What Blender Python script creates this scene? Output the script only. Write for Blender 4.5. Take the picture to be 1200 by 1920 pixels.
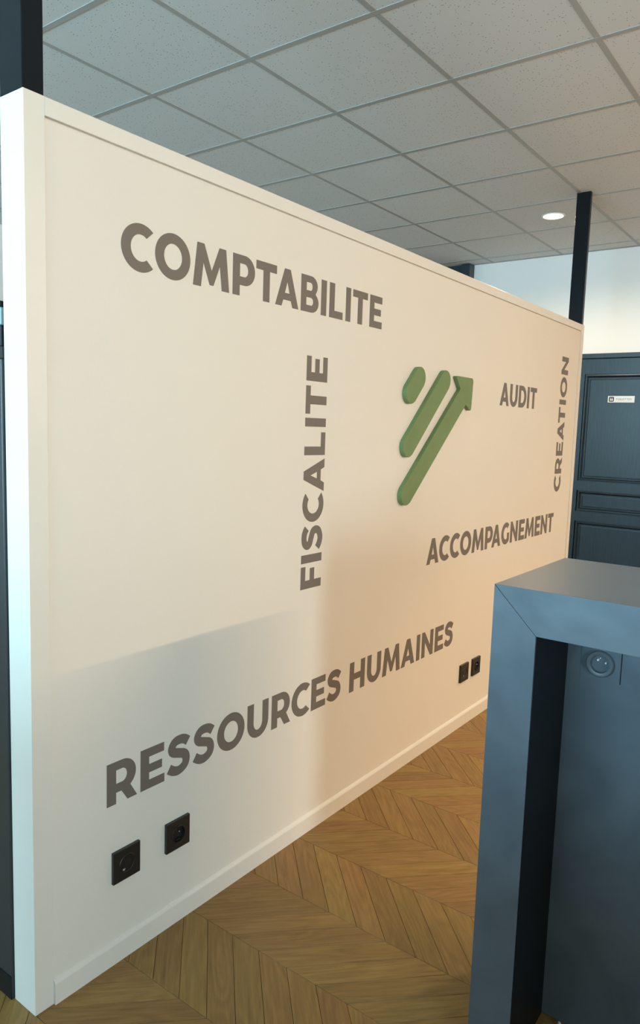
import bpy, bmesh, math, random
from mathutils import Vector, Matrix

random.seed(7)
scene = bpy.context.scene
for o in list(bpy.data.objects):
    bpy.data.objects.remove(o)
col = scene.collection
PI = math.pi

# ------------------------------------------------------------------ camera
CAM = Vector((-0.90089, -1.48075, 1.43256))
R_ = Vector((0.59985381, -0.79946527, 0.03210448))
U_ = Vector((0.07214510, 0.09400632, 0.99295413))
D_ = Vector((0.79685036, 0.59331113, -0.11406755))
cam_data = bpy.data.cameras.new('camera')
cam_data.sensor_fit = 'HORIZONTAL'
cam_data.sensor_width = 36.0
cam_data.lens = 1365.537 * 36.0 / 1200.0
cam_data.clip_start = 0.02
cam = bpy.data.objects.new('camera', cam_data)
col.objects.link(cam)
M = Matrix(((R_.x, U_.x, -D_.x, CAM.x), (R_.y, U_.y, -D_.y, CAM.y), (R_.z, U_.z, -D_.z, CAM.z), (0, 0, 0, 1)))
cam.matrix_world = M
scene.camera = cam

# ------------------------------------------------------------------ view, world, daylight
vs = scene.view_settings
vs.view_transform = 'Standard'
vs.look = 'None'
vs.gamma = 1.0
vs.use_curve_mapping = False
vs.exposure = -0.12

world = bpy.data.worlds.new('sky')
scene.world = world
world.use_nodes = True
world.node_tree.nodes['Background'].inputs['Color'].default_value = (0.72, 0.86, 1.0, 1)
world.node_tree.nodes['Background'].inputs['Strength'].default_value = 1.0

HC = 2.9066            # ceiling
XF = 5.20              # far white wall
XB, YL, YR = -4.5, 4.0, -7.0


def area_light(name, loc, direction, sx, sy, watt, color):
    d = bpy.data.lights.new(name, 'AREA')
    d.shape = 'RECTANGLE'
    d.size, d.size_y = sx, sy
    d.energy = watt
    d.color = color
    o = bpy.data.objects.new(name, d)
    col.objects.link(o)
    o.location = loc
    o.rotation_euler = Vector(direction).to_track_quat('-Z', 'Y').to_euler()
    return o


# daylight coming in through the two windows (placed just outside their panes)
area_light('daylight_shop_window', (XB - 0.25, 0.60, 1.75), (1, 0, 0), 3.7, 1.7, 560, (0.48, 0.80, 1.0))
area_light('daylight_side_window', (-3.4, YR - 0.25, 1.45), (0, 1, 0), 1.0, 2.1, 440, (0.64, 0.86, 1.0))

# ------------------------------------------------------------------ helpers


def link(name, mesh, mat=None, parent=None):
    o = bpy.data.objects.new(name, mesh)
    col.objects.link(o)
    if mat is not None and len(mesh.materials) == 0:
        mesh.materials.append(mat)
    if parent is not None:
        o.parent = parent
    return o


def tag(o, label=None, cat=None, group=None, kind=None):
    if label: o['label'] = label
    if cat: o['category'] = cat
    if group: o['group'] = group
    if kind: o['kind'] = kind
    return o


def empty(name, loc=(0, 0, 0)):
    o = bpy.data.objects.new(name, None)
    col.objects.link(o)
    o.location = loc
    o.empty_display_size = 0.05
    return o


def wpos(parent):
    """world offset of a chain of unrotated parents"""
    v = Vector((0, 0, 0))
    while parent is not None:
        v += parent.location
        parent = parent.parent
    return v


def add_box(bm, x0, x1, y0, y1, z0, z1, off=Vector((0, 0, 0))):
    r = bmesh.ops.create_cube(bm, size=1.0)
    for v in r['verts']:
        v.co = Vector(((x0 + x1) / 2 + v.co.x * (x1 - x0), (y0 + y1) / 2 + v.co.y * (y1 - y0),
                       (z0 + z1) / 2 + v.co.z * (z1 - z0))) - off
    return r['verts']


def finish(bm, name, mat, parent=None, bevel=0.0, seg=2, smooth=False):
    if bevel > 0:
        bmesh.ops.bevel(bm, geom=list(bm.edges), offset=bevel, segments=seg, profile=0.5, affect='EDGES', clamp_overlap=True)
    bmesh.ops.recalc_face_normals(bm, faces=bm.faces)
    me = bpy.data.meshes.new(name)
    bm.to_mesh(me)
    bm.free()
    if smooth:
        for p in me.polygons: p.use_smooth = True
    return link(name, me, mat, parent)


def box(name, b, mat, parent=None, bevel=0.0, seg=2):
    bm = bmesh.new()
    add_box(bm, *b, off=wpos(parent))
    return finish(bm, name, mat, parent, bevel, seg)


def boxes(name, bs, mat, parent=None):
    bm = bmesh.new()
    for b in bs: add_box(bm, *b, off=wpos(parent))
    return finish(bm, name, mat, parent)


def prism(name, pts, to3, d0, d1, mat, parent=None, bevel=0.0, seg=2, smooth=False):
    """polygon pts (a,b) swept from depth d0 to d1; to3(a,b,d) gives the world point"""
    off = wpos(parent)
    bm = bmesh.new()
    lo = [bm.verts.new(Vector(to3(a, b, d0)) - off) for a, b in pts]
    hi = [bm.verts.new(Vector(to3(a, b, d1)) - off) for a, b in pts]
    bm.faces.new(lo); top = bm.faces.new(hi)
    n = len(pts)
    for i in range(n):
        bm.faces.new((lo[i], lo[(i + 1) % n], hi[(i + 1) % n], hi[i]))
    if bevel > 0:
        bmesh.ops.bevel(bm, geom=list(top.edges), offset=bevel, segments=seg, profile=0.5, affect='EDGES')
    return finish(bm, name, mat, parent, smooth=smooth)


def lathe(name, prof, to3, mat, parent=None, n=40, smooth=True, close=False):
    """profile (radius, depth) revolved; to3(a,b,d) maps disc coords + depth"""
    off = wpos(parent)
    bm = bmesh.new()
    rings = []
    for r, d in prof:
        if r < 1e-6:
            rings.append([bm.verts.new(Vector(to3(0, 0, d)) - off)])
        else:
            rings.append([bm.verts.new(Vector(to3(r * math.cos(2 * PI * i / n), r * math.sin(2 * PI * i / n), d)) - off) for i in range(n)])
    pairs = list(zip(rings, rings[1:]))
    if close: pairs.append((rings[-1], rings[0]))
    for a, b in pairs:
        for i in range(n):
            j = (i + 1) % n
            if len(a) == 1 and len(b) == 1: continue
            if len(a) == 1: bm.faces.new((a[0], b[i], b[j]))
            elif len(b) == 1: bm.faces.new((a[i], a[j], b[0]))
            else: bm.faces.new((a[i], a[j], b[j], b[i]))
    o = finish(bm, name, mat, parent, smooth=False)
    if smooth:
        me = o.data
        for p in me.polygons: p.use_smooth = True
        me.set_sharp_from_angle(angle=math.radians(35))
    return o


# ------------------------------------------------------------------ materials
def new_mat(name):
    m = bpy.data.materials.new(name)
    m.use_nodes = True
    nt = m.node_tree
    return m, nt, nt.nodes, nt.links, nt.nodes['Principled BSDF']


def ramp(N, stops):
    r = N.new('ShaderNodeValToRGB')
    els = r.color_ramp.elements
    while len(els) < len(stops): els.new(0.5)
    for e, (p, c) in zip(els, stops):
        e.position = p
        e.color = (*c, 1)
    return r


def simple(name, color, rough=0.5, metal=0.0, var=0.0, vscale=3.0, bump=0.0, bscale=60.0, spec=0.5):
    m, nt, N, L, bs = new_mat(name)
    bs.inputs['Base Color'].default_value = (*color, 1)
    bs.inputs['Roughness'].default_value = rough
    bs.inputs['Metallic'].default_value = metal
    bs.inputs['Specular IOR Level'].default_value = spec
    tc = N.new('ShaderNodeTexCoord')
    if var > 0:
        n = N.new('ShaderNodeTexNoise'); n.inputs['Scale'].default_value = vscale; n.inputs['Detail'].default_value = 4
        L.new(tc.outputs['Object'], n.inputs['Vector'])
        r = ramp(N, [(0.3, [c * (1 - var) for c in color]), (0.7, [min(1, c * (1 + var)) for c in color])])
        L.new(n.outputs['Fac'], r.inputs['Fac']); L.new(r.outputs['Color'], bs.inputs['Base Color'])
    if bump > 0:
        n2 = N.new('ShaderNodeTexNoise'); n2.inputs['Scale'].default_value = bscale; n2.inputs['Detail'].default_value = 3
        L.new(tc.outputs['Object'], n2.inputs['Vector'])
        b = N.new('ShaderNodeBump'); b.inputs['Strength'].default_value = bump; b.inputs['Distance'].default_value = 0.002
        L.new(n2.outputs['Fac'], b.inputs['Height']); L.new(b.outputs['Normal'], bs.inputs['Normal'])
    return m


M_wall = simple('warm_white_paint', (0.79, 0.735, 0.655), 0.55, var=0.012, vscale=1.6, bump=0.12, bscale=220)
M_trim = simple('white_trim_paint', (0.79, 0.742, 0.668), 0.38, var=0.015, vscale=5, bump=0.06, bscale=120)
M_far = simple('white_wall_paint', (0.90, 0.90, 0.88), 0.6, var=0.01, vscale=1.5, bump=0.1, bscale=150)
M_post = simple('black_gloss_steel', (0.010, 0.013, 0.016), 0.16, var=0.1, vscale=3, spec=0.16)
M_letter = simple('taupe_vinyl', (0.165, 0.140, 0.118), 0.55)
M_green = simple('sage_green_foam', (0.160, 0.240, 0.090), 0.6, var=0.04, vscale=20, bump=0.08, bscale=300)
M_sock = simple('black_plastic', (0.012, 0.013, 0.014), 0.3)
M_sockin = simple('black_plastic_recess', (0.008, 0.008, 0.009), 0.45)
M_pin = simple('nickel_pin', (0.75, 0.75, 0.72), 0.2, metal=1.0)
M_spk = simple('pale_print', (0.6, 0.6, 0.58), 0.5)
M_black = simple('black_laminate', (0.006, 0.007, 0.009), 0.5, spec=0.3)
M_white = simple('white_plastic', (0.85, 0.86, 0.86), 0.4)
M_ink = simple('dark_grey_ink', (0.05, 0.055, 0.06), 0.5)
M_ink2 = simple('grey_ink', (0.06, 0.06, 0.065), 0.5)
M_cab = simple('anthracite_laminate', (0.030, 0.034, 0.038), 0.35, var=0.08, vscale=2)
M_slab = simple('dark_underfloor', (0.03, 0.022, 0.012), 0.9)
M_sockgrey = simple('slate_plastic', (0.105, 0.13, 0.15), 0.35)
M_teal = simple('pale_teal_plastic', (0.25, 0.36, 0.38), 0.4)


def glass_mat():
    m, nt, N, L, bs = new_mat('window_glass')
    N.remove(bs)
    t = N.new('ShaderNodeBsdfTransparent'); t.inputs['Color'].default_value = (0.95, 0.97, 0.96, 1)
    g = N.new('ShaderNodeBsdfGlossy'); g.inputs['Roughness'].default_value = 0.02
    f = N.new('ShaderNodeFresnel'); f.inputs['IOR'].default_value = 1.45
    mx = N.new('ShaderNodeMixShader')
    L.new(f.outputs[0], mx.inputs[0]); L.new(t.outputs[0], mx.inputs[1]); L.new(g.outputs[0], mx.inputs[2])
    L.new(mx.outputs[0], N['Material Output'].inputs['Surface'])
    return m


M_glass = glass_mat()


def emit_mat(name, color, s):
    m, nt, N, L, bs = new_mat(name)
    bs.inputs['Base Color'].default_value = (*color, 1)
    bs.inputs['Emission Color'].default_value = (*color, 1)
    bs.inputs['Emission Strength'].default_value = s
    return m


M_lens = emit_mat('lamp_lens', (1.0, 0.86, 0.60), 9.0)


def slate_mat():
    m, nt, N, L, bs = new_mat('slate_concrete_coating')
    tc = N.new('ShaderNodeTexCoord')
    mp = N.new('ShaderNodeMapping'); mp.inputs['Scale'].default_value = (1, 1, 1)
    L.new(tc.outputs['Object'], mp.inputs['Vector'])
    n = N.new('ShaderNodeTexNoise'); n.inputs['Scale'].default_value = 5; n.inputs['Detail'].default_value = 5
    n.inputs['Distortion'].default_value = 0.9
    L.new(mp.outputs[0], n.inputs['Vector'])
    r = ramp(N, [(0.28, (0.086, 0.113, 0.138)), (0.72, (0.132, 0.166, 0.195))])
    L.new(n.outputs['Fac'], r.inputs['Fac']); L.new(r.outputs['Color'], bs.inputs['Base Color'])
    r2 = ramp(N, [(0.3, (0.30,) * 3), (0.7, (0.36,) * 3)])
    L.new(n.outputs['Fac'], r2.inputs['Fac']); L.new(r2.outputs['Color'], bs.inputs['Roughness'])
    n2 = N.new('ShaderNodeTexNoise'); n2.inputs['Scale'].default_value = 90
    L.new(tc.outputs['Object'], n2.inputs['Vector'])
    b = N.new('ShaderNodeBump'); b.inputs['Strength'].default_value = 0.08; b.inputs['Distance'].default_value = 0.001
    L.new(n2.outputs['Fac'], b.inputs['Height']); L.new(b.outputs['Normal'], bs.inputs['Normal'])
    return m


M_slate = slate_mat()


def blue_wood_mat():
    m, nt, N, L, bs = new_mat('blue_black_painted_wood')
    tc = N.new('ShaderNodeTexCoord')
    mp = N.new('ShaderNodeMapping'); mp.inputs['Scale'].default_value = (30, 30, 3)
    L.new(tc.outputs['Object'], mp.inputs['Vector'])
    n = N.new('ShaderNodeTexNoise'); n.inputs['Scale'].default_value = 3; n.inputs['Detail'].default_value = 5
    L.new(mp.outputs[0], n.inputs['Vector'])
    r = ramp(N, [(0.3, (0.011, 0.024, 0.036)), (0.7, (0.019, 0.038, 0.055))])
    L.new(n.outputs['Fac'], r.inputs['Fac']); L.new(r.outputs['Color'], bs.inputs['Base Color'])
    bs.inputs['Roughness'].default_value = 0.33
    b = N.new('ShaderNodeBump'); b.inputs['Strength'].default_value = 0.1; b.inputs['Distance'].default_value = 0.001
    L.new(n.outputs['Fac'], b.inputs['Height']); L.new(b.outputs['Normal'], bs.inputs['Normal'])
    return m


M_blue = blue_wood_mat()


def tile_mat():
    m, nt, N, L, bs = new_mat('mineral_fibre_tile')
    tc = N.new('ShaderNodeTexCoord')
    oi = N.new('ShaderNodeObjectInfo')
    cm = N.new('ShaderNodeVectorMath'); cm.operation = 'ADD'
    mul = N.new('ShaderNodeVectorMath'); mul.operation = 'SCALE'; mul.inputs['Scale'].default_value = 7.0
    cx = N.new('ShaderNodeCombineXYZ')
    L.new(oi.outputs['Random'], cx.inputs['X']); L.new(oi.outputs['Random'], cx.inputs['Y'])
    L.new(cx.outputs[0], mul.inputs[0])
    L.new(tc.outputs['Object'], cm.inputs[0]); L.new(mul.outputs[0], cm.inputs[1])
    v = N.new('ShaderNodeTexVoronoi'); v.inputs['Scale'].default_value = 75; v.inputs['Randomness'].default_value = 1
    L.new(cm.outputs[0], v.inputs['Vector'])
    n = N.new('ShaderNodeTexNoise'); n.inputs['Scale'].default_value = 30; n.inputs['Detail'].default_value = 2
    L.new(cm.outputs[0], n.inputs['Vector'])
    # pits only in a part of the cells
    sep = N.new('ShaderNodeSeparateColor'); L.new(v.outputs['Color'], sep.inputs[0])
    gt = N.new('ShaderNodeMath'); gt.operation = 'LESS_THAN'; gt.inputs[1].default_value = 0.55
    L.new(sep.outputs[0], gt.inputs[0])
    pit = N.new('ShaderNodeMath'); pit.operation = 'LESS_THAN'; pit.inputs[1].default_value = 0.20
    L.new(v.outputs['Distance'], pit.inputs[0])
    an = N.new('ShaderNodeMath'); an.operation = 'MULTIPLY'
    L.new(gt.outputs[0], an.inputs[0]); L.new(pit.outputs[0], an.inputs[1])
    mx = N.new('ShaderNodeMix'); mx.data_type = 'RGBA'
    mx.inputs[6].default_value = (0.75, 0.755, 0.745, 1); mx.inputs[7].default_value = (0.40, 0.40, 0.39, 1)
    L.new(an.outputs[0], mx.inputs[0]); L.new(mx.outputs[2], bs.inputs['Base Color'])
    bs.inputs['Roughness'].default_value = 0.9
    n2 = N.new('ShaderNodeTexNoise'); n2.inputs['Scale'].default_value = 220; n2.inputs['Detail'].default_value = 3
    L.new(cm.outputs[0], n2.inputs['Vector'])
    sub = N.new('ShaderNodeMath'); sub.operation = 'SUBTRACT'
    L.new(n2.outputs['Fac'], sub.inputs[0]); L.new(an.outputs[0], sub.inputs[1])
    b = N.new('ShaderNodeBump'); b.inputs['Strength'].default_value = 0.35; b.inputs['Distance'].default_value = 0.002
    L.new(sub.outputs[0], b.inputs['Height']); L.new(b.outputs['Normal'], bs.inputs['Normal'])
    return m


M_tile = tile_mat()
M_grid = simple('grey_ceiling_grid', (0.44, 0.44, 0.42), 0.5)


def oak_mat():
    m, nt, N, L, bs = new_mat('oak_plank')
    uv = N.new('ShaderNodeUVMap'); uv.uv_map = 'grain'
    oi = N.new('ShaderNodeObjectInfo')
    ge = N.new('ShaderNodeNewGeometry')
    rn = N.new('ShaderNodeMath'); rn.operation = 'ADD'
    L.new(oi.outputs['Random'], rn.inputs[0]); L.new(ge.outputs['Random Per Island'], rn.inputs[1])
    fr = N.new('ShaderNodeMath'); fr.operation = 'FRACT'; L.new(rn.outputs[0], fr.inputs[0])
    cx = N.new('ShaderNodeCombineXYZ')
    m1 = N.new('ShaderNodeMath'); m1.operation = 'MULTIPLY'; m1.inputs[1].default_value = 37.0; L.new(fr.outputs[0], m1.inputs[0])
    L.new(m1.outputs[0], cx.inputs['X']); L.new(m1.outputs[0], cx.inputs['Y']); L.new(m1.outputs[0], cx.inputs['Z'])
    ad = N.new('ShaderNodeVectorMath'); ad.operation = 'ADD'
    L.new(uv.outputs[0], ad.inputs[0]); L.new(cx.outputs[0], ad.inputs[1])
    mp = N.new('ShaderNodeMapping'); mp.inputs['Scale'].default_value = (4.5, 60, 1)
    L.new(ad.outputs[0], mp.inputs['Vector'])
    g = N.new('ShaderNodeTexNoise'); g.inputs['Scale'].default_value = 1.6; g.inputs['Detail'].default_value = 7
    g.inputs['Roughness'].default_value = 0.62; g.inputs['Distortion'].default_value = 0.6
    L.new(mp.outputs[0], g.inputs['Vector'])
    r = ramp(N, [(0.20, (0.195, 0.102, 0.026)), (0.42, (0.280, 0.160, 0.046)), (0.62, (0.325, 0.192, 0.058)), (0.85, (0.375, 0.236, 0.082))])
    L.new(g.outputs['Fac'], r.inputs['Fac'])
    # cathedral figure
    mp2 = N.new('ShaderNodeMapping'); mp2.inputs['Scale'].default_value = (2.2, 13, 1)
    L.new(ad.outputs[0], mp2.inputs['Vector'])
    w = N.new('ShaderNodeTexNoise'); w.inputs['Scale'].default_value = 1.0; w.inputs['Detail'].default_value = 1
    L.new(mp2.outputs[0], w.inputs['Vector'])
    sn = N.new('ShaderNodeMath'); sn.operation = 'MULTIPLY'; sn.inputs[1].default_value = 70.0; L.new(w.outputs['Fac'], sn.inputs[0])
    si = N.new('ShaderNodeMath'); si.operation = 'SINE'; L.new(sn.outputs[0], si.inputs[0])
    mr = N.new('ShaderNodeMapRange'); mr.inputs['From Min'].default_value = -1; mr.inputs['From Max'].default_value = 1
    mr.inputs['To Min'].default_value = 0.90; mr.inputs['To Max'].default_value = 1.05
    L.new(si.outputs[0], mr.inputs['Value'])
    tone = N.new('ShaderNodeMapRange'); tone.inputs['To Min'].default_value = 0.88; tone.inputs['To Max'].default_value = 1.10
    L.new(fr.outputs[0], tone.inputs['Value'])
    mm = N.new('ShaderNodeMath'); mm.operation = 'MULTIPLY'; L.new(mr.outputs[0], mm.inputs[0]); L.new(tone.outputs[0], mm.inputs[1])
    sc = N.new('ShaderNodeVectorMath'); sc.operation = 'SCALE'
    L.new(r.outputs['Color'], sc.inputs[0]); L.new(mm.outputs[0], sc.inputs['Scale'])
    hs = N.new('ShaderNodeHueSaturation')
    hr = N.new('ShaderNodeMapRange'); hr.inputs['To Min'].default_value = 0.488; hr.inputs['To Max'].default_value = 0.504
    h2 = N.new('ShaderNodeMath'); h2.operation = 'MULTIPLY'; h2.inputs[1].default_value = 7.31; L.new(fr.outputs[0], h2.inputs[0])
    h3 = N.new('ShaderNodeMath'); h3.operation = 'FRACT'; L.new(h2.outputs[0], h3.inputs[0]); L.new(h3.outputs[0], hr.inputs['Value'])
    L.new(hr.outputs[0], hs.inputs['Hue']); L.new(sc.outputs[0], hs.inputs['Color'])
    L.new(hs.outputs[0], bs.inputs['Base Color'])
    bs.inputs['Roughness'].default_value = 0.42
    bs.inputs['Specular IOR Level'].default_value = 0.35
    b = N.new('ShaderNodeBump'); b.inputs['Strength'].default_value = 0.12; b.inputs['Distance'].default_value = 0.001
    L.new(g.outputs['Fac'], b.inputs['Height']); L.new(b.outputs['Normal'], bs.inputs['Normal'])
    return m


M_oak = oak_mat()

# ------------------------------------------------------------------ floor: chevron oak planks
floor = box('floor', (XB, XF, YR, YL, -0.10, -0.012), M_slab)
tag(floor, 'chevron oak parquet floor', None, kind='structure')
CW, PITCH, X0SEAM, Y0SEAM = 0.2525, 0.0985, 0.2555, -0.424


def plank_points(sgn):
    g = 0.0003
    # column-local parallelogram (x across the column, y along the seam), origin at lower left joint
    p = [(g, g), (CW - g, sgn * CW + g), (CW - g, sgn * CW + PITCH - g), (g, PITCH - g)]
    return p


def plank_geo(sgn):
    p = [Vector((a, b, 0)) for a, b in plank_points(sgn)]
    c = sum(p, Vector()) / 4
    top = []
    for i, q in enumerate(p):
        a = (p[i - 1] - q).normalized(); b = (p[(i + 1) % 4] - q).normalized()
        s = math.sqrt(max(1e-6, 1 - a.dot(b) ** 2))
        top.append(q + (a + b) * (0.0008 / s))
    verts = [v.copy() for v in top] + [Vector((q.x, q.y, -0.0016)) for q in p] + [Vector((q.x, q.y, -0.0119)) for q in p]
    faces = [(0, 1, 2, 3)]
    for k in (0, 4):
        for i in range(4):
            j = (i + 1) % 4
            faces.append((k + i, k + 4 + i, k + 4 + j, k + j))
    return verts, faces


def plank_uv(me, sgn, offs=None):
    ux = Vector((1, sgn, 0)).normalized(); vx = Vector((-sgn, 1, 0)).normalized()
    lay = me.uv_layers.new(name='grain')
    for lp in me.loops:
        co = me.vertices[lp.vertex_index].co
        lay.data[lp.index].uv = (co.dot(ux), co.dot(vx))


plank_mesh = {}
for sgn in (-1, 1):
    v, f = plank_geo(sgn)
    me = bpy.data.meshes.new('plank')
    me.from_pydata(v, [], f); me.update()
    plank_uv(me, sgn)
    me.materials.append(M_oak)
    plank_mesh[sgn] = me


def seam_phase(k):
    return Y0SEAM if k % 2 == 0 else Y0SEAM + CW


fx = {-1: ([], [], []), 1: ([], [], [])}
n_plank = 0
k_lo, k_hi = int((XB - X0SEAM) / CW), int((XF - X0SEAM) / CW) + 1
for k in range(k_lo, k_hi):
    xs = X0SEAM + k * CW
    # seam k even: column to its right rises with x (+1); odd: falls (-1)
    sgn = 1 if k % 2 == 0 else -1
    ph = seam_phase(k)
    j0 = int((YR - ph) / PITCH) - 4; j1 = int((YL - ph) / PITCH) + 4
    for j in range(j0, j1):
        y = ph + j * PITCH
        cx_, cy_ = xs + CW / 2, y + sgn * CW / 2 + PITCH / 2
        if cy_ < YR + 0.2 or cy_ > YL - 0.2 or xs < XB or xs + CW > XF:
            continue
        near = (-0.3 < cx_ < 2.75 and -1.12 < cy_ < 0.10 and cy_ > -1.0 - max(0, 0.55 - cx_) * 0.2) or (-0.35 < cx_ < 0.1 and -0.3 < cy_ < 0.3)
        if near and cx_ > 1.3 and cy_ < -0.80: near = False
        if near:
            o = link('plank', plank_mesh[sgn], None, floor)
            o.location = (xs, y, 0)
            n_plank += 1
        else:
            V, F, UV = fx[sgn]
            v, f = plank_geo(sgn)
            b = len(V)
            off = Vector((xs, y, 0))
            V += [q + off for q in v]
            F += [tuple(b + i for i in ff) for ff in f]
print('planks', n_plank)
V = []; F = []; SG = []
for sgn in (-1, 1):
    b = len(V)
    V += fx[sgn][0]; F += [tuple(b + i for i in ff) for ff in fx[sgn][1]]
    SG += [sgn] * len(fx[sgn][0])
me = bpy.data.meshes.new('parquet_field')
me.from_pydata(V, [], F); me.update()
lay = me.uv_layers.new(name='grain')
for lp in me.loops:
    co = me.vertices[lp.vertex_index].co; sgn = SG[lp.vertex_index]
    lay.data[lp.index].uv = ((co.x + sgn * co.y) * .7071, (-sgn * co.x + co.y) * .7071)
me.materials.append(M_oak)
pf = link('parquet_field', me, None, floor)
pf['kind'] = 'stuff'

# ------------------------------------------------------------------ ceiling: tegular tiles in a grid
ceiling = box('ceiling', (XB, XF, YR, YL, HC + 0.045, HC + 0.12), M_far)
tag(ceiling, 'suspended ceiling of square fibre tiles', None, kind='structure')
GX, GY, TS = 1.4111, 1.2669, 0.6
gap = 0.006


def tile_mesh(w, h):
    bm = bmesh.new()
    add_box(bm, 0, w, 0, h, 0.0, 0.03)
    bot = [e for e in bm.edges if all(abs(v.co.z) < 1e-6 for v in e.verts)]
    bmesh.ops.bevel(bm, geom=bot, offset=0.0015, segments=1, affect='EDGES')
    bmesh.ops.recalc_face_normals(bm, faces=bm.faces)
    me = bpy.data.meshes.new('ceiling_tile'); bm.to_mesh(me); bm.free()
    me.materials.append(M_tile)
    return me


xl = [XB] + [GX + TS * i for i in range(-12, 12) if XB + 0.05 < GX + TS * i < XF - 0.03] + [XF]
yl = [YR] + [GY + TS * i for i in range(-16, 8) if YR + 0.05 < GY + TS * i < YL - 0.03] + [YL]
tile_cache = {}
field_bm = bmesh.new()
for i in range(len(xl) - 1):
    for j in range(len(yl) - 1):
        x0, x1, y0, y1 = xl[i] + gap, xl[i + 1] - gap, yl[j] + gap, yl[j + 1] - gap
        if i == len(xl) - 2: x1 = xl[i + 1] - 0.002
        if x1 > -0.2 and y1 > -2.4 and y0 < 3.5:
            key = (round(x1 - x0, 4), round(y1 - y0, 4))
            if key not in tile_cache: tile_cache[key] = tile_mesh(*key)
            o = link('ceiling_tile', tile_cache[key], None, ceiling)
            o.location = (x0, y0, HC + 0.002)
        else:
            add_box(field_bm, x0, x1, y0, y1, HC + 0.002, HC + 0.032)
cf = finish(field_bm, 'tile_field', M_tile, ceiling)
cf['kind'] = 'stuff'
for x in xl[1:-1]:
    box('grid_bar', (x - 0.012, x + 0.012, YR, YL, HC, HC + 0.0055), M_grid, ceiling)
for y in yl[1:-1]:
    box('grid_bar', (XB, XF, y - 0.012, y + 0.012, HC + 0.0004, HC + 0.0058), M_grid, ceiling)
box('wall_angle', (XF - 0.020, XF, YR, YL, HC - 0.0015, HC + 0.0), M_grid, ceiling)

# ------------------------------------------------------------------ room shell
wf = box('wall_far', (XF, XF + 0.12, YR, YL, -0.1, HC + 0.12), M_far)
tag(wf, 'white painted far wall above the dark door', None, kind='structure')
wl = box('wall_left', (XB, XF, YL, YL + 0.12, -0.1, HC + 0.12), M_far)
tag(wl, 'white painted side wall behind the partition', None, kind='structure')
wn = boxes('wall_near', [(XB - 0.12, XB, YR, YL, -0.1, 0.9), (XB - 0.12, XB, YR, YL, 2.6, HC + 0.12),
                         (XB - 0.12, XB, YR, -1.30, 0.9, 2.6), (XB - 0.12, XB, 2.50, YL, 0.9, 2.6)], M_far)
tag(wn, 'white wall with the shop window', None, kind='structure')
wr = boxes('wall_right', [(XB, -3.9, YR - 0.12, YR, -0.1, HC + 0.12), (-2.9, XF, YR - 0.12, YR, -0.1, HC + 0.12),
                          (-3.9, -2.9, YR - 0.12, YR, -0.1, 0.4), (-3.9, -2.9, YR - 0.12, YR, 2.5, HC + 0.12)], M_far)
tag(wr, 'white wall with the narrow window', None, kind='structure')

w1 = empty('window_1', (XB - 0.06, 0.60, 0.9)); tag(w1, 'wide shop window with black frame', None, kind='structure')
for y in (-1.30, -0.05, 1.21, 2.46):
    box('mullion', (XB - 0.09, XB - 0.03, y, y + 0.04, 0.9, 2.6), M_post, w1)
for z in (0.9, 2.56):
    box('window_rail', (XB - 0.09, XB - 0.03, -1.26, 2.46, z, z + 0.04), M_post, w1)
for a, b in ((-1.26, -0.05), (-0.01, 1.21), (1.25, 2.46)):
    box('pane', (XB - 0.063, XB - 0.057, a, b, 0.94, 2.56), M_glass, w1)
w2 = empty('window_2', (-3.4, YR - 0.06, 0.4)); tag(w2, 'narrow side window with black frame', None, kind='structure')
for x in (-3.9, -2.94):
    box('mullion', (x, x + 0.04, YR - 0.09, YR - 0.03, 0.4, 2.5), M_post, w2)
for z in (0.4, 2.46):
    box('window_rail', (-3.86, -2.94, YR - 0.09, YR - 0.03, z, z + 0.04), M_post, w2)
box('pane', (-3.86, -2.94, YR - 0.063, YR - 0.057, 0.44, 2.46), M_glass, w2)

# ------------------------------------------------------------------ partition with casings, rail, baseboard
HW, LW, TW, PW = 2.119, 3.757, 0.086, 0.0505
part = empty('wall_partition', (LW / 2, TW / 2, 0))
tag(part, 'cream white partition wall carrying grey words and green logo', None, kind='structure')
box('panel', (PW, LW - 0.045, 0.0, 0.03, 0.0, HW - 0.0465), M_wall, part)
box('core', (PW, LW - 0.045, 0.0060, TW, 0.0, HW - 0.006), M_wall, part)
box('end_casing', (0.0, PW, -0.003, TW, 0.0, HW), M_trim, part, bevel=0.0012)
box('end_casing', (LW - 0.045, LW, -0.007, TW, 0.0, HW), M_trim, part, bevel=0.0025)
prism('top_rail', [(0.012, HW), (-0.002, HW), (-0.004, HW - 0.002), (-0.004, HW - 0.0385), (-0.003, HW - 0.0395), (0.012, HW - 0.0395)],
      lambda a, b, d: (d, a, b), PW, LW - 0.045, M_trim, part)
prism('baseboard', [(0.002, 0.0), (-0.0095, 0.0), (-0.0095, 0.054), (-0.0085, 0.057), (-0.0055, 0.0615), (-0.002, 0.0645), (0.002, 0.066)],
      lambda a, b, d: (d, a, b), PW, LW - 0.045, M_trim, part)

p1 = box('steel_post', (0.0, PW, 0.0, TW, HW, HC + 0.004), M_post, bevel=0.002)
tag(p1, 'wide glossy black post standing on the near end of the partition beside the cabinet', 'post', 'posts on the partition')
p2 = box('steel_post', (LW - 0.033, LW, 0.001, TW, HW, HC + 0.004), M_post, bevel=0.003)
tag(p2, 'slim blue-black post between partition corner and ceiling near the downlight', 'post', 'posts on the partition')

# ------------------------------------------------------------------ lettering


def arc(cx, cy, rx, ry, a0, a1, n=None):
    n = n or max(6, int(abs(a1 - a0) / 7))
    return [(cx + rx * math.cos(math.radians(a0 + (a1 - a0) * i / n)), cy + ry * math.sin(math.radians(a0 + (a1 - a0) * i / n))) for i in range(n + 1)]


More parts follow.
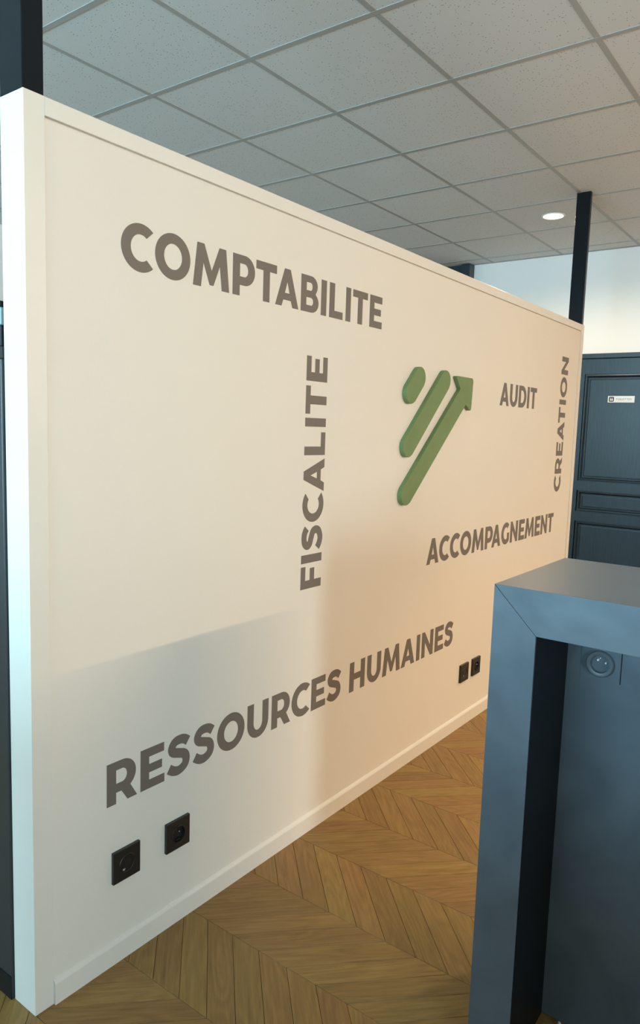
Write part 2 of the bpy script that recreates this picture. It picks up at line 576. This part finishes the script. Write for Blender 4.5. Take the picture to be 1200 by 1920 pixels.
def spine(pts, w):
    """thick smooth stroke through pts"""
    s = []
    P = [pts[0]] + pts + [pts[-1]]
    for i in range(1, len(P) - 2):
        p0, p1, p2, p3 = [Vector(q) for q in P[i - 1:i + 3]]
        for t in range(6):
            u = t / 6
            s.append(0.5 * ((2 * p1) + (-p0 + p2) * u + (2 * p0 - 5 * p1 + 4 * p2 - p3) * u * u + (-p0 + 3 * p1 - 3 * p2 + p3) * u ** 3))
    s.append(Vector(pts[-1]))
    a, b = [], []
    for i, q in enumerate(s):
        d = (s[min(i + 1, len(s) - 1)] - s[max(i - 1, 0)]).normalized()
        n = Vector((-d.y, d.x))
        a.append(tuple(q + n * w / 2)); b.append(tuple(q - n * w / 2))
    return a + b[::-1]


S_, H_ = 0.25, 0.215
GL = {}   # glyph: (width, lsb, rsb, loops)
GL['I'] = (.25, .075, .075, [[(0, 0), (.25, 0), (.25, 1), (0, 1)]])
GL['L'] = (.67, .075, .02, [[(0, 0), (.67, 0), (.67, H_), (S_, H_), (S_, 1), (0, 1)]])
GL['E'] = (.715, .075, .04, [[(0, 0), (.715, 0), (.715, H_), (S_, H_), (S_, .395), (.64, .395), (.64, .60), (S_, .60), (S_, 1 - H_), (.70, 1 - H_), (.70, 1), (0, 1)]])
GL['F'] = (.67, .075, .03, [[(0, 0), (S_, 0), (S_, .345), (.61, .345), (.61, .56), (S_, .56), (S_, 1 - H_), (.67, 1 - H_), (.67, 1), (0, 1)]])
GL['T'] = (.80, .04, .06, [[(.275, 0), (.525, 0), (.525, 1 - H_), (.80, 1 - H_), (.80, 1), (0, 1), (0, 1 - H_), (.275, 1 - H_)]])
GL['H'] = (.89, .075, .075, [[(0, 0), (S_, 0), (S_, .385), (.64, .385), (.64, 0), (.89, 0), (.89, 1), (.64, 1), (.64, .60), (S_, .60), (S_, 1), (0, 1)]])
GL['N'] = (.89, .075, .075, [[(0, 0), (.245, 0), (.245, .59), (.69, 0), (.89, 0), (.89, 1), (.645, 1), (.645, .41), (.20, 1), (0, 1)]])
GL['M'] = (1.19, .045, .045, [[(0, 0), (.25, 0), (.325, .57), (.535, .075), (.655, .075), (.865, .57), (.94, 0), (1.19, 0), (1.065, 1), (.845, 1), (.595, .41), (.345, 1), (.125, 1)]])
GL['A'] = (.97, .03, .03, [[(0, 0), (.255, 0), (.325, .175), (.645, .175), (.715, 0), (.97, 0), (.605, 1), (.365, 1)], [(.385, .36), (.585, .36), (.485, .67)]])
GL['O'] = (1.03, .045, .045, [arc(.515, .5, .515, .512, 0, 354, 60), arc(.515, .5, .265, .285, 0, 352, 44)])
GL['C'] = (.85, .05, .015, [arc(.515, .5, .515, .512, 49, 311, 50) + arc(.515, .5, .265, .285, 307, 53, 36)])
GL['G'] = (.90, .05, .06, [arc(.515, .5, .515, .512, 49, 318, 50) + [(.897, .515), (.665, .515)] + arc(.515, .5, .265, .285, 304, 53, 36)])
GL['U'] = (.86, .07, .07, [[(0, 1), (0, .42)] + arc(.43, .43, .43, .442, 180, 360, 30)[1:] + [(.86, 1), (.61, 1), (.61, .43)] + arc(.43, .43, .18, .222, 0, -180, 20)[1:] + [(.25, 1)]])
GL['D'] = (.90, .075, .045, [[(0, 0)] + arc(.40, .5, .50, .5, -90, 90, 30) + [(0, 1)], [(S_, H_)] + arc(.39, .5, .26, .5 - H_, -90, 90, 20) + [(S_, 1 - H_)]])
GL['P'] = (.80, .075, .01, [[(0, 0), (S_, 0), (S_, .265)] + arc(.43, .6325, .37, .3675, -90, 90, 24) + [(0, 1)], [(S_, .475)] + arc(.415, .635, .135, .16, -90, 90, 16) + [(S_, .795)]])
GL['R'] = (.83, .075, .03, [[(0, 0), (S_, 0), (S_, .265), (.395, .265), (.565, 0), (.835, 0)] + arc(.43, .6325, .37, .3675, -55, 90, 20) + [(0, 1)], [(S_, .475)] + arc(.415, .635, .135, .16, -90, 90, 16) + [(S_, .795)]])
GL['B'] = (.80, .075, .045, [[(0, 0)] + arc(.47, .28, .33, .28, -90, 55, 18) + arc(.44, .735, .30, .265, -42, 90, 16) + [(0, 1)],
                             [(.24, .19)] + arc(.455, .297, .10, .107, -90, 90, 12) + [(.24, .404)], [(.24, .595)] + arc(.425, .705, .085, .11, -90, 90, 12) + [(.24, .815)]])
GL['S'] = (.75, .045, .045, [spine([(.665, .775), (.545, .86), (.40, .892), (.235, .862), (.145, .735), (.20, .618), (.38, .548), (.55, .475), (.61, .335), (.56, .19), (.385, .108), (.215, .135), (.06, .235)], .235)])
GL['OO'] = GL['O']
KERN = {'TA': -.13, 'AT': -.13, 'PT': -.0, 'PA': -.12, 'LI': .06, 'AI': .03, 'AC': -.05, 'RC': -.02, 'EA': .0, 'UR': .0, 'AU': -.01}


def fill_mesh(loops, thick, name):
    """planar letter with holes: tessellated front plus a thin rim"""
    cu = bpy.data.curves.new(name, 'CURVE')
    cu.dimensions = '2D'; cu.fill_mode = 'BOTH'; cu.extrude = thick / 2
    for lp in loops:
        sp = cu.splines.new('POLY'); sp.points.add(len(lp) - 1)
        for p, (a, b) in zip(sp.points, lp): p.co = (a, b, 0, 1)
        sp.use_cyclic_u = True
    ob = bpy.data.objects.new(name, cu); col.objects.link(ob)
    dg = bpy.context.evaluated_depsgraph_get()
    me = bpy.data.meshes.new_from_object(ob.evaluated_get(dg))
    bpy.data.objects.remove(ob); bpy.data.curves.remove(cu)
    me.name = name
    return me


def layout(text):
    x, out, prev = 0.0, [], None
    for ch in text:
        if ch == ' ':
            x += 0.36; prev = None; continue
        w, l, r, loops = GL[ch]
        if out: x += l + KERN.get((prev or '') + ch, 0)
        out.append((ch, x)); x += w + r; prev = ch
    return out, x - GL[out[-1][0]][2]


def word(text, label, a0, a1, b0, b1, vertical=False):
    """a: extent along the reading direction, b: baseline and cap line, on the partition face"""
    pos, total = layout(text)
    sa = (a1 - a0) / total; sb = b1 - b0
    root = empty('wall_word', (b0, -0.0004, a0) if vertical else (a0, -0.0004, b0))
    tag(root, label, 'lettering', 'words on the partition')
    for ch, x in pos:
        loops = []
        for lp in GL[ch][3]:
            loops.append([((x + u) * sa, v * sb) for u, v in lp])
        me = fill_mesh(loops, 0.0008, 'letter_' + ch.lower())
        if vertical:   # reading upwards, caps towards the near end (sb is negative)
            for v in me.vertices: v.co = Vector((v.co.y, -v.co.z, v.co.x))
        else:
            for v in me.vertices: v.co = Vector((v.co.x, -v.co.z, v.co.y))
        me.update()
        o = link('letter', me, M_letter, root)
    return root


word('COMPTABILITE', 'taupe word COMPTABILITE high on the partition', 0.2525, 1.431, 1.803, 1.9165)
word('FISCALITE', 'taupe vertical word FISCALITE reading upwards under COMPTABILITE on the partition', 0.8895, 1.668, 1.1035, 0.9905, vertical=True)
word('AUDIT', 'taupe short word AUDIT beside the green arrow logo', 2.549, 3.043, 1.575, 1.688)
word('CREATION', 'taupe vertical word CREATION near the far edge of the partition', 1.099, 1.8975, 3.530, 3.4165, vertical=True)
word('ACCOMPAGNEMENT', 'taupe word ACCOMPAGNEMENT just above the counter on the partition', 1.869, 3.448, 0.8585, 0.972)
word('RESSOURCES HUMAINES', 'taupe words RESSOURCES HUMAINES low on the partition above the sockets', 0.2095, 2.166, 0.443, 0.558)

# ------------------------------------------------------------------ green arrow logo
TH = 0.02
logo = empty('wall_logo', (1.9, 0, 1.13))
tag(logo, 'raised sage green logo of two bars and a diagonal arrow', 'logo')
toW = lambda a, b, d: (a, -d, b)


def capsule(p, q, r, n=14):
    a = math.degrees(math.atan2(q[1] - p[1], q[0] - p[0]))
    return arc(q[0], q[1], r, r, a - 90, a + 90, n) + arc(p[0], p[1], r, r, a + 90, a + 270, n)


prism('short_bar', capsule((1.644, 1.583), (1.709, 1.648), 0.0425), toW, 0.0, TH, M_green, logo, bevel=0.0025)
prism('long_bar', capsule((1.640, 1.371), (1.930, 1.652), 0.0425), toW, 0.0, TH, M_green, logo, bevel=0.0025)


def rounded(pts, radii, n=5):
    out = []
    m = len(pts)
    for i in range(m):
        q = Vector(pts[i]); r = radii[i]
        if r == 0: out.append(tuple(q)); continue
        a = (Vector(pts[i - 1]) - q).normalized(); b = (Vector(pts[(i + 1) % m]) - q).normalized()
        for t in range(n + 1):
            u = t / n
            out.append(tuple(q + a * r * (1 - u) ** 2 + b * r * u * u))
    return out


tip = Vector((2.196, 1.679))
ax = (Vector((2.196, 1.679)) - Vector((1.640, 1.178))).normalized(); nx = Vector((-ax.y, ax.x))
base = Vector((1.640, 1.178))
r = 0.0425
iu = tip - ax * 0.128 + nx * r; il = tip - ax * 0.128 - nx * r
ang = math.degrees(math.atan2(ax.y, ax.x))
head = [tuple(il), (2.186, 1.541 - 0.012), tuple(tip), (2.022, 1.679), tuple(iu)]
head = rounded(head, [0, 0.016, 0.014, 0.016, 0])
prism('arrow', head + arc(base.x, base.y, r, r, ang + 90, ang + 270, 14), toW, 0.0, TH, M_green, logo, bevel=0.0025)

# ------------------------------------------------------------------ wall sockets


def wall_socket(cx, cz, kind, label):
    S = 0.087
    root = empty('wall_socket', (cx, 0, cz - S / 2))
    tag(root, label, 'socket', 'black sockets on the partition')
    c = S / 2
    f = lambda a, b, d: (cx + a, -d, cz + b)
    # plate with a round opening
    off = wpos(root)
    bm = bmesh.new()
    n = 48
    rr = 0.0265
    outer = []
    for i in range(n):
        t = 2 * PI * i / n
        k = c / max(abs(math.cos(t)), abs(math.sin(t)))
        outer.append((k * math.cos(t), k * math.sin(t)))
    def ring(pts, d): return [bm.verts.new(Vector(f(a, b, d)) - off) for a, b in pts]
    circ = [(rr * math.cos(2 * PI * i / n), rr * math.sin(2 * PI * i / n)) for i in range(n)]
    sc = 1 - 0.0012 / c
    rs = [ring(outer, 0.0), ring(outer, 0.0088), ring([(a * sc, b * sc) for a, b in outer], 0.010), ring(circ, 0.010), ring(circ, 0.004)]
    for a, b in zip(rs, rs[1:]):
        for i in range(n):
            j = (i + 1) % n
            bm.faces.new((a[i], a[j], b[j], b[i]))
    finish(bm, 'face_plate', M_sock, root)
    if kind == 'power':
        lathe('socket_cup', [(0.0264, 0.0105), (0.0250, 0.0112), (0.0228, 0.0108), (0.0215, 0.0025), (0, 0.0022)], f, M_sockin, root)
        lathe('earth_pin', [(0.0025, 0.002), (0.0025, 0.0115), (0.0014, 0.0135), (0, 0.0138)], lambda a, b, d: (cx + a, -d, cz + 0.0095 + b), M_pin, root, n=16)
        for s in (-1, 1):
            lathe('pin_hole', [(0.0032, 0.0022), (0.0032, 0.0030), (0.0024, 0.0031), (0.0022, 0.0024), (0, 0.0024)], lambda a, b, d, s=s: (cx + s * 0.0095 + a, -d, cz - 0.002 + b), M_sock, root, n=14)
        prism('shutter_ridge', [(-0.008, -0.0175), (0.008, -0.0175), (0.006, -0.0135), (-0.006, -0.0135)], f, 0.002, 0.009, M_sock, root)
    else:
        lathe('round_insert', [(0.0264, 0.0098), (0.0250, 0.0108), (0.0228, 0.0108), (0.0215, 0.0092), (0, 0.0092)], f, M_sockin, root)
        prism('jack_shutter', [(-0.0095, -0.006), (0.0095, -0.006), (0.0095, 0.012), (-0.0095, 0.012)], f, 0.0085, 0.0100, M_sock, root, bevel=0.0008)
        bmx = bmesh.new()
        for a, b, w, h in ((-0.0125, -0.0135, 0.0016, 0.003), (-0.0095, -0.0125, 0.0030, 0.0012), (-0.0100, -0.0155, 0.0012, 0.0022)):
            add_box(bmx, cx + a - w, cx + a + w, -0.0097, -0.0090, cz + b - h / 2, cz + b + h / 2, off=off)
        finish(bmx, 'printed_mark', M_spk, root)
    return root


wall_socket(0.2680, 0.2685, 'data', 'square black socket plate with closed round insert, below the R of RESSOURCES')
wall_socket(0.4485, 0.2685, 'power', 'square black power socket with round cup, below the letters ES of RESSOURCES')
wall_socket(2.3000, 0.2710, 'data', 'square black socket plate with closed round insert, beside HUMAINES')
wall_socket(2.4350, 0.2710, 'power', 'square black power socket next to the counter, below ACCOMPAGNEMENT')

# ------------------------------------------------------------------ counter
CX0, CX1, CY0, CZ, CT = 0.573, 1.035, -0.861, 1.110, 0.0985
CY1 = -2.60
ctr = empty('reception_counter', ((CX0 + CX1) / 2, (CY0 + CY1) / 2, 0))
tag(ctr, 'slate grey portal shaped counter with thick mitred frame', 'counter')
toC = lambda a, b, d: (d, a, b)
gm = 0.0004
prism('side_leg', [(CY0, 0.0), (CY0, CZ - gm * 2), (CY0 - CT, CZ - CT - gm * 2), (CY0 - CT, 0.0)], toC, CX1, CX0, M_slate, ctr, bevel=0.0012)
prism('top_slab', [(CY0 - gm, CZ), (CY1 + gm, CZ), (CY1 + CT, CZ - CT), (CY0 - CT, CZ - CT)], toC, CX1, CX0, M_slate, ctr, bevel=0.0012)
prism('side_leg', [(CY1, 0.0), (CY1, CZ - gm * 2), (CY1 + CT, CZ - CT - gm * 2), (CY1 + CT, 0.0)], toC, CX1, CX0, M_slate, ctr, bevel=0.0012)
XP = 0.790
box('back_panel', (XP, XP + 0.03, CY1 + CT, CY0 - CT, 0.004, CZ - CT), M_slate, ctr)
box('inner_black_sheet', (CX0 + 0.0015, XP, CY0 - CT - 0.0015, CY0 - CT, 0.0, CZ - CT), M_black, ctr)  # thin black sheet over the inner side of the leg nearest the partition
lathe('levelling_foot', [(0.0, 0.006), (0.003, 0.0055), (0.004, 0.003), (0.004, 0.0)], lambda a, b, d: (XP - 0.006 + a, -1.008 + b, d), M_white, ctr, n=14)

# counter socket: bezel ring on a flush plate
sy, sz = -1.0375, 0.9185
cs = empty('counter_socket', (XP, sy, sz - 0.04))
tag(cs, 'slate grey round socket set in the counter back panel', 'socket')
f = lambda a, b, d: (XP - d, sy - a, sz + b)
box('cover_plate', (XP - 0.0015, XP, -1.0815, -0.994, 0.879, 0.966), M_slate, cs)
box('shadow_gap', (XP - 0.0016, XP, -1.0835, -1.0815, 0.879, 0.966), M_black, cs)
lathe('socket_ring', [(0.0305, 0.0), (0.0305, 0.009), (0.0285, 0.0118), (0.0225, 0.0118), (0.0205, 0.0108), (0.0195, 0.0008), (0, 0.0006)], f, M_sockgrey, cs, n=56)
for a, b, rr in ((-0.0055, 0.008, 0.0028), (0.0125, 0.004, 0.0026)):
    lathe('contact_pin', [(rr, 0.0006), (rr, 0.005), (rr * 0.6, 0.007), (0, 0.0073)], lambda x, y, d, a=a, b=b: f(a + x, b + y, d), M_white, cs, n=16)
lathe('earth_pin', [(0.0015, 0.0006), (0.0015, 0.004), (0, 0.005)], lambda x, y, d: f(-0.0005 + x, 0.0125 + y, d), M_pin, cs, n=12)

# ------------------------------------------------------------------ toilet door with panels, far wall
d1 = empty('door_1', (XF - 0.02, 0.115, 0)); tag(d1, 'blue-black painted panelled toilet door', None, kind='structure')
DYL, DYR = 0.545, -0.315
xd = XF - 0.045
toD = lambda a, b, d: (xd - d, a, b)


def rect_frame(name, y0, y1, z0, z1, w, d0, d1_, mat, parent, slope=True):
    """mitred moulding around a rectangle; y0 is the larger y"""
    off = wpos(parent)
    bm = bmesh.new()
    prof = [(0, d0 * 1.0), (w * 0.16, d0), (w * 0.18, d1_ * 0.7), (w * 0.28, d1_), (w * 0.42, d1_ * 0.8), (w * 0.60, d0 * 0.75), (w * 0.64, d0), (w * 0.84, d0), (w * 0.85, d0 * 0.65), (w, d0 * 0.6), (w * 1.02, d0)]
    loops = []
    for u, d in prof:
        loops.append([bm.verts.new(Vector(toD(y, z, d)) - off) for y, z in ((y0 - u, z0 + u), (y1 + u, z0 + u), (y1 + u, z1 - u), (y0 - u, z1 - u))])
    for a, b in zip(loops, loops[1:]):
        for i in range(4):
            j = (i + 1) % 4
            bm.faces.new((a[i], a[j], b[j], b[i]))
    return finish(bm, name, mat, parent)


PANELS = [(0.404, -0.174, 1.074, 1.936), (0.400, -0.170, 0.824, 0.998), (0.400, -0.170, 0.14, 0.745)]
# stiles and rails around recessed fields
zs = [0.0, 0.14, 0.745, 0.824, 0.998, 1.074, 1.936, 2.055]
box('stile', (xd, XF - 0.005, 0.404, DYL, 0.008, 2.055), M_blue, d1)
box('stile', (xd, XF - 0.005, DYR, -0.174, 0.008, 2.055), M_blue, d1)
for a, b in ((0.008, 0.14), (0.745, 0.824), (0.998, 1.074), (1.936, 2.055)):
    box('rail', (xd, XF - 0.005, -0.174, 0.404, a, b), M_blue, d1)
for (a, b, c, d) in PANELS:
    box('door_panel', (xd + 0.016, XF - 0.006, b, a, c, d), M_blue, d1)
    rect_frame('panel_moulding', a, b, c, d, 0.044, -0.0159, 0.006, M_blue, d1)
box('door_lintel', (xd - 0.012, XF, DYR - 0.09, DYL + 0.09, 2.058, 2.097), M_blue, d1, bevel=0.004)
box('door_jamb', (xd - 0.012, XF, DYL + 0.003, DYL + 0.09, 0.0, 2.058), M_blue, d1, bevel=0.003)
box('door_jamb', (xd - 0.012, XF, DYR - 0.09, DYR - 0.003, 0.0, 2.058), M_blue, d1, bevel=0.003)
lathe('door_knob', [(0.012, 0.0), (0.012, 0.03), (0.024, 0.04), (0.026, 0.052), (0.018, 0.062), (0, 0.065)], lambda a, b, d: (xd - d, -0.25 + a, 1.02 + b), M_sock, d1, n=24)

# sign
xs_ = xd + 0.016
sign = empty('toilet_sign', (xs_, 0.1135, 1.711)); tag(sign, 'small white TOILETTES sign on the blue-black door', 'sign')
box('sign_plate', (xs_ - 0.004, xs_, 0.0125, 0.2145, 1.711, 1.762), M_white, sign, bevel=0.0008)
toS = lambda a, b, d: (xs_ - 0.004 - d, a, b)
icy, icz = 0.1865, 1.7365
sq = lambda h: rounded([(icy + h, icz - h), (icy - h, icz - h), (icy - h, icz + h), (icy + h, icz + h)], [h * 0.5] * 4, 4)
prism('icon_square', sq(0.0195), toS, 0.0, 0.0006, M_ink, sign)
# two simple standing figures in white inside the icon
for s in (-1, 1):
    yy = icy + s * 0.0062
    prism('icon_head', [(yy + 0.0030 * math.cos(t * PI / 6), icz + 0.0085 + 0.0030 * math.sin(t * PI / 6)) for t in range(12)], toS, 0.0006, 0.0009, M_white, sign)
    bw = 0.0045 if s > 0 else 0.0060
    prism('icon_body', [(yy + bw, icz - 0.011), (yy - bw, icz - 0.011), (yy - 0.0035, icz + 0.0045), (yy + 0.0035, icz + 0.0045)], toS, 0.0006, 0.0009, M_white, sign)
pos, total = layout('TOILETTES')
LT = 0.118
off = wpos(sign)


def thin(ch, t=0.13):
    """light weight sign letters as stroke rectangles (u,v)"""
    if ch == 'T': return [[(.4 - t / 2, 0), (.4 + t / 2, 0), (.4 + t / 2, 1 - t), (.8, 1 - t), (.8, 1), (0, 1), (0, 1 - t), (.4 - t / 2, 1 - t)]]
    if ch == 'O': return [arc(.45, .5, .45, .5, 0, 350, 30), arc(.45, .5, .45 - t, .5 - t, 0, 350, 30)]
    if ch == 'I': return [[(0, 0), (t, 0), (t, 1), (0, 1)]]
    if ch == 'L': return [[(0, 0), (.6, 0), (.6, t), (t, t), (t, 1), (0, 1)]]
    if ch == 'E': return [[(0, 0), (.62, 0), (.62, t), (t, t), (t, .44), (.56, .44), (.56, .56), (t, .56), (t, 1 - t), (.62, 1 - t), (.62, 1), (0, 1)]]
    if ch == 'S': return [spine([(.55, .80), (.42, .91), (.28, .935), (.13, .87), (.08, .74), (.16, .61), (.32, .53), (.48, .44), (.54, .29), (.48, .13), (.30, .065), (.14, .10), (.03, .22)], t)]


wid = {'T': .8, 'O': .9, 'I': .13, 'L': .6, 'E': .62, 'S': .6}
tot = sum(wid[c] for c in 'TOILETTES') + 8 * 0.2
x = 0
kx = LT / tot; kz = 0.0125
for ch in 'TOILETTES':
    me = fill_mesh([[((x + u) * kx, v * kz) for u, v in lp] for lp in thin(ch)], 0.0004, 'letter_' + ch.lower())
    for v in me.vertices:
        v.co = Vector((xs_ - 0.0042 - v.co.z, 0.1520 - v.co.x, 1.7302 + v.co.y)) - off
    me.update()
    link('letter', me, M_ink2, sign)
    x += wid[ch] + 0.2

# ------------------------------------------------------------------ tall dark unit on the far wall behind the partition
tu = empty('panelled_unit', (XF - 0.05, 2.2, 0)); tag(tu, 'blue-black panelled unit reaching the ceiling at the far wall, behind the partition', 'panelling')
box('side_stile', (XF - 0.10, XF - 0.0005, 1.447, 1.530, 0.0, HC - 0.004), M_blue, tu, bevel=0.003)
box('upper_field', (XF - 0.06, XF - 0.0005, 1.530, 2.90, 0.0, HC - 0.004), M_blue, tu)
box('top_moulding', (XF - 0.075, XF - 0.06, 1.59, 2.85, HC - 0.075, HC - 0.050), M_black, tu, bevel=0.004)
box('side_stile', (XF - 0.10, XF - 0.0005, 2.90, 2.98, 0.0, HC - 0.004), M_blue, tu, bevel=0.003)

# ------------------------------------------------------------------ dark cabinet against the back of the partition end
cab = empty('storage_cabinet', (0.25, 0.36, 0)); tag(cab, 'dark grey cabinet standing behind the near end of the partition', 'cabinet')
box('cabinet_body', (-0.006, 0.50, TW + 0.003, 0.72, 0.0, 1.565), M_cab, cab, bevel=0.002)
box('cabinet_top', (-0.010, 0.51, TW + 0.003, 0.73, 1.565, 1.592), M_cab, cab, bevel=0.002)
box('plinth', (-0.008, -0.006, TW + 0.003, 0.72, 0.0, 0.06), M_black, cab)
bx_ = empty('storage_box', (0.15, 0.25, 1.592)); tag(bx_, 'dark box with pale band on top of the dark cabinet', 'box')
box('lower_box', (0.0, 0.30, TW + 0.012, 0.45, 1.592, 1.640), M_black, bx_, bevel=0.003)
box('pale_band', (0.0, 0.30, TW + 0.012, 0.45, 1.640, 1.680), M_teal, bx_, bevel=0.003)
box('lid', (-0.003, 0.303, TW + 0.010, 0.453, 1.680, 1.693), M_black, bx_, bevel=0.003)

# ------------------------------------------------------------------ downlights


def downlight(x, y, label, watt, blend=0.6, angle=125):
    root = empty('downlight', (x, y, HC)); tag(root, label, 'downlight', 'recessed ceiling downlights')
    f = lambda a, b, d: (x + a, y + b, HC + 0.002 - d)
    lathe('trim_ring', [(0.068, 0.0), (0.0775, 0.0), (0.078, 0.003), (0.073, 0.006), (0.066, 0.0045), (0.064, 0.0)], f, M_white, root, n=48)
    lathe('lens', [(0.066, 0.0), (0.064, 0.0032), (0.03, 0.0042), (0, 0.0044)], f, M_lens, root, n=40)
    d = bpy.data.lights.new('downlight_lamp', 'SPOT')
    d.energy = watt; d.color = (1.0, 0.80, 0.56); d.spot_size = math.radians(angle); d.spot_blend = blend; d.shadow_soft_size = 0.06
    o = bpy.data.objects.new('downlight_lamp', d); col.objects.link(o)
    o.parent = root; o.location = (0, 0, -0.03)
    return root


downlight(4.111, 0.367, 'lit round downlight in the ceiling beyond the slim post', 75, 0.7, 165)
downlight(4.111, -2.033, 'lit round downlight in the ceiling between toilet door and counter', 70)
downlight(2.311, -1.433, 'lit round downlight in the ceiling above the far side of the counter', 170, 1.0, 86)
# long warm lamp added out of view for the soft shadow on the partition
lin = empty('added_linear_lamp', (2.85, -6.2, HC - 0.10)); tag(lin, 'long warm linear lamp added out of view to cast the soft partition shadow', 'lamp')
box('housing', (1.0, 4.7, -6.245, -6.155, HC - 0.075, HC - 0.030), M_post, lin, bevel=0.003)
box('diffuser', (1.04, 4.66, -6.235, -6.165, HC - 0.085, HC - 0.075), M_lens, lin)
for x in (1.3, 4.4):
    box('hanger', (x - 0.006, x + 0.006, -6.206, -6.194, HC - 0.032, HC + 0.002), M_post, lin)
ll = area_light('added_linear_light', (2.85, -6.2, HC - 0.09), (0, 0.75, -0.66), 3.6, 0.07, 180, (1.0, 0.72, 0.44))
ll.parent = lin; ll.location = (0, 0.045, 0.0)

# ------------------------------------------------------------------ desk-shaped block added behind the camera to shade the counter's lower part
dk = empty('added_light_blocker', (-1.5, -1.05, 0)); tag(dk, 'slate grey desk-shaped block added out of view to shade the counter', 'desk')
box('blocker_body', (-1.85, -1.25, -2.35, 0.25, 0.0, 1.08), M_slate, dk, bevel=0.002)
box('blocker_top', (-1.90, -1.20, -2.40, 0.30, 1.08, 1.12), M_slate, dk, bevel=0.002)

sc_ = empty('added_side_blocker', (-0.20, -2.86, 0)); tag(sc_, 'low white cabinet-shaped block added out of view to shade the counter', 'cabinet')  # added unseen block, keeps the narrow window's light off the counter front
box('cabinet_body', (-0.44, 0.04, -3.12, -2.62, 0.0, 0.92), M_far, sc_, bevel=0.002)
box('cabinet_top', (-0.46, 0.06, -3.14, -2.60, 0.92, 0.95), M_slate, sc_, bevel=0.002)
for z in (0.05, 0.48):
    dr = box('blocker_door', (-0.456, -0.44, -3.10, -2.64, z, z + 0.42), M_far, sc_, bevel=0.002)
    box('handle', (-0.468, -0.456, -2.95, -2.79, z + 0.36, z + 0.372), M_post, dr)

print('done', len(bpy.data.objects))
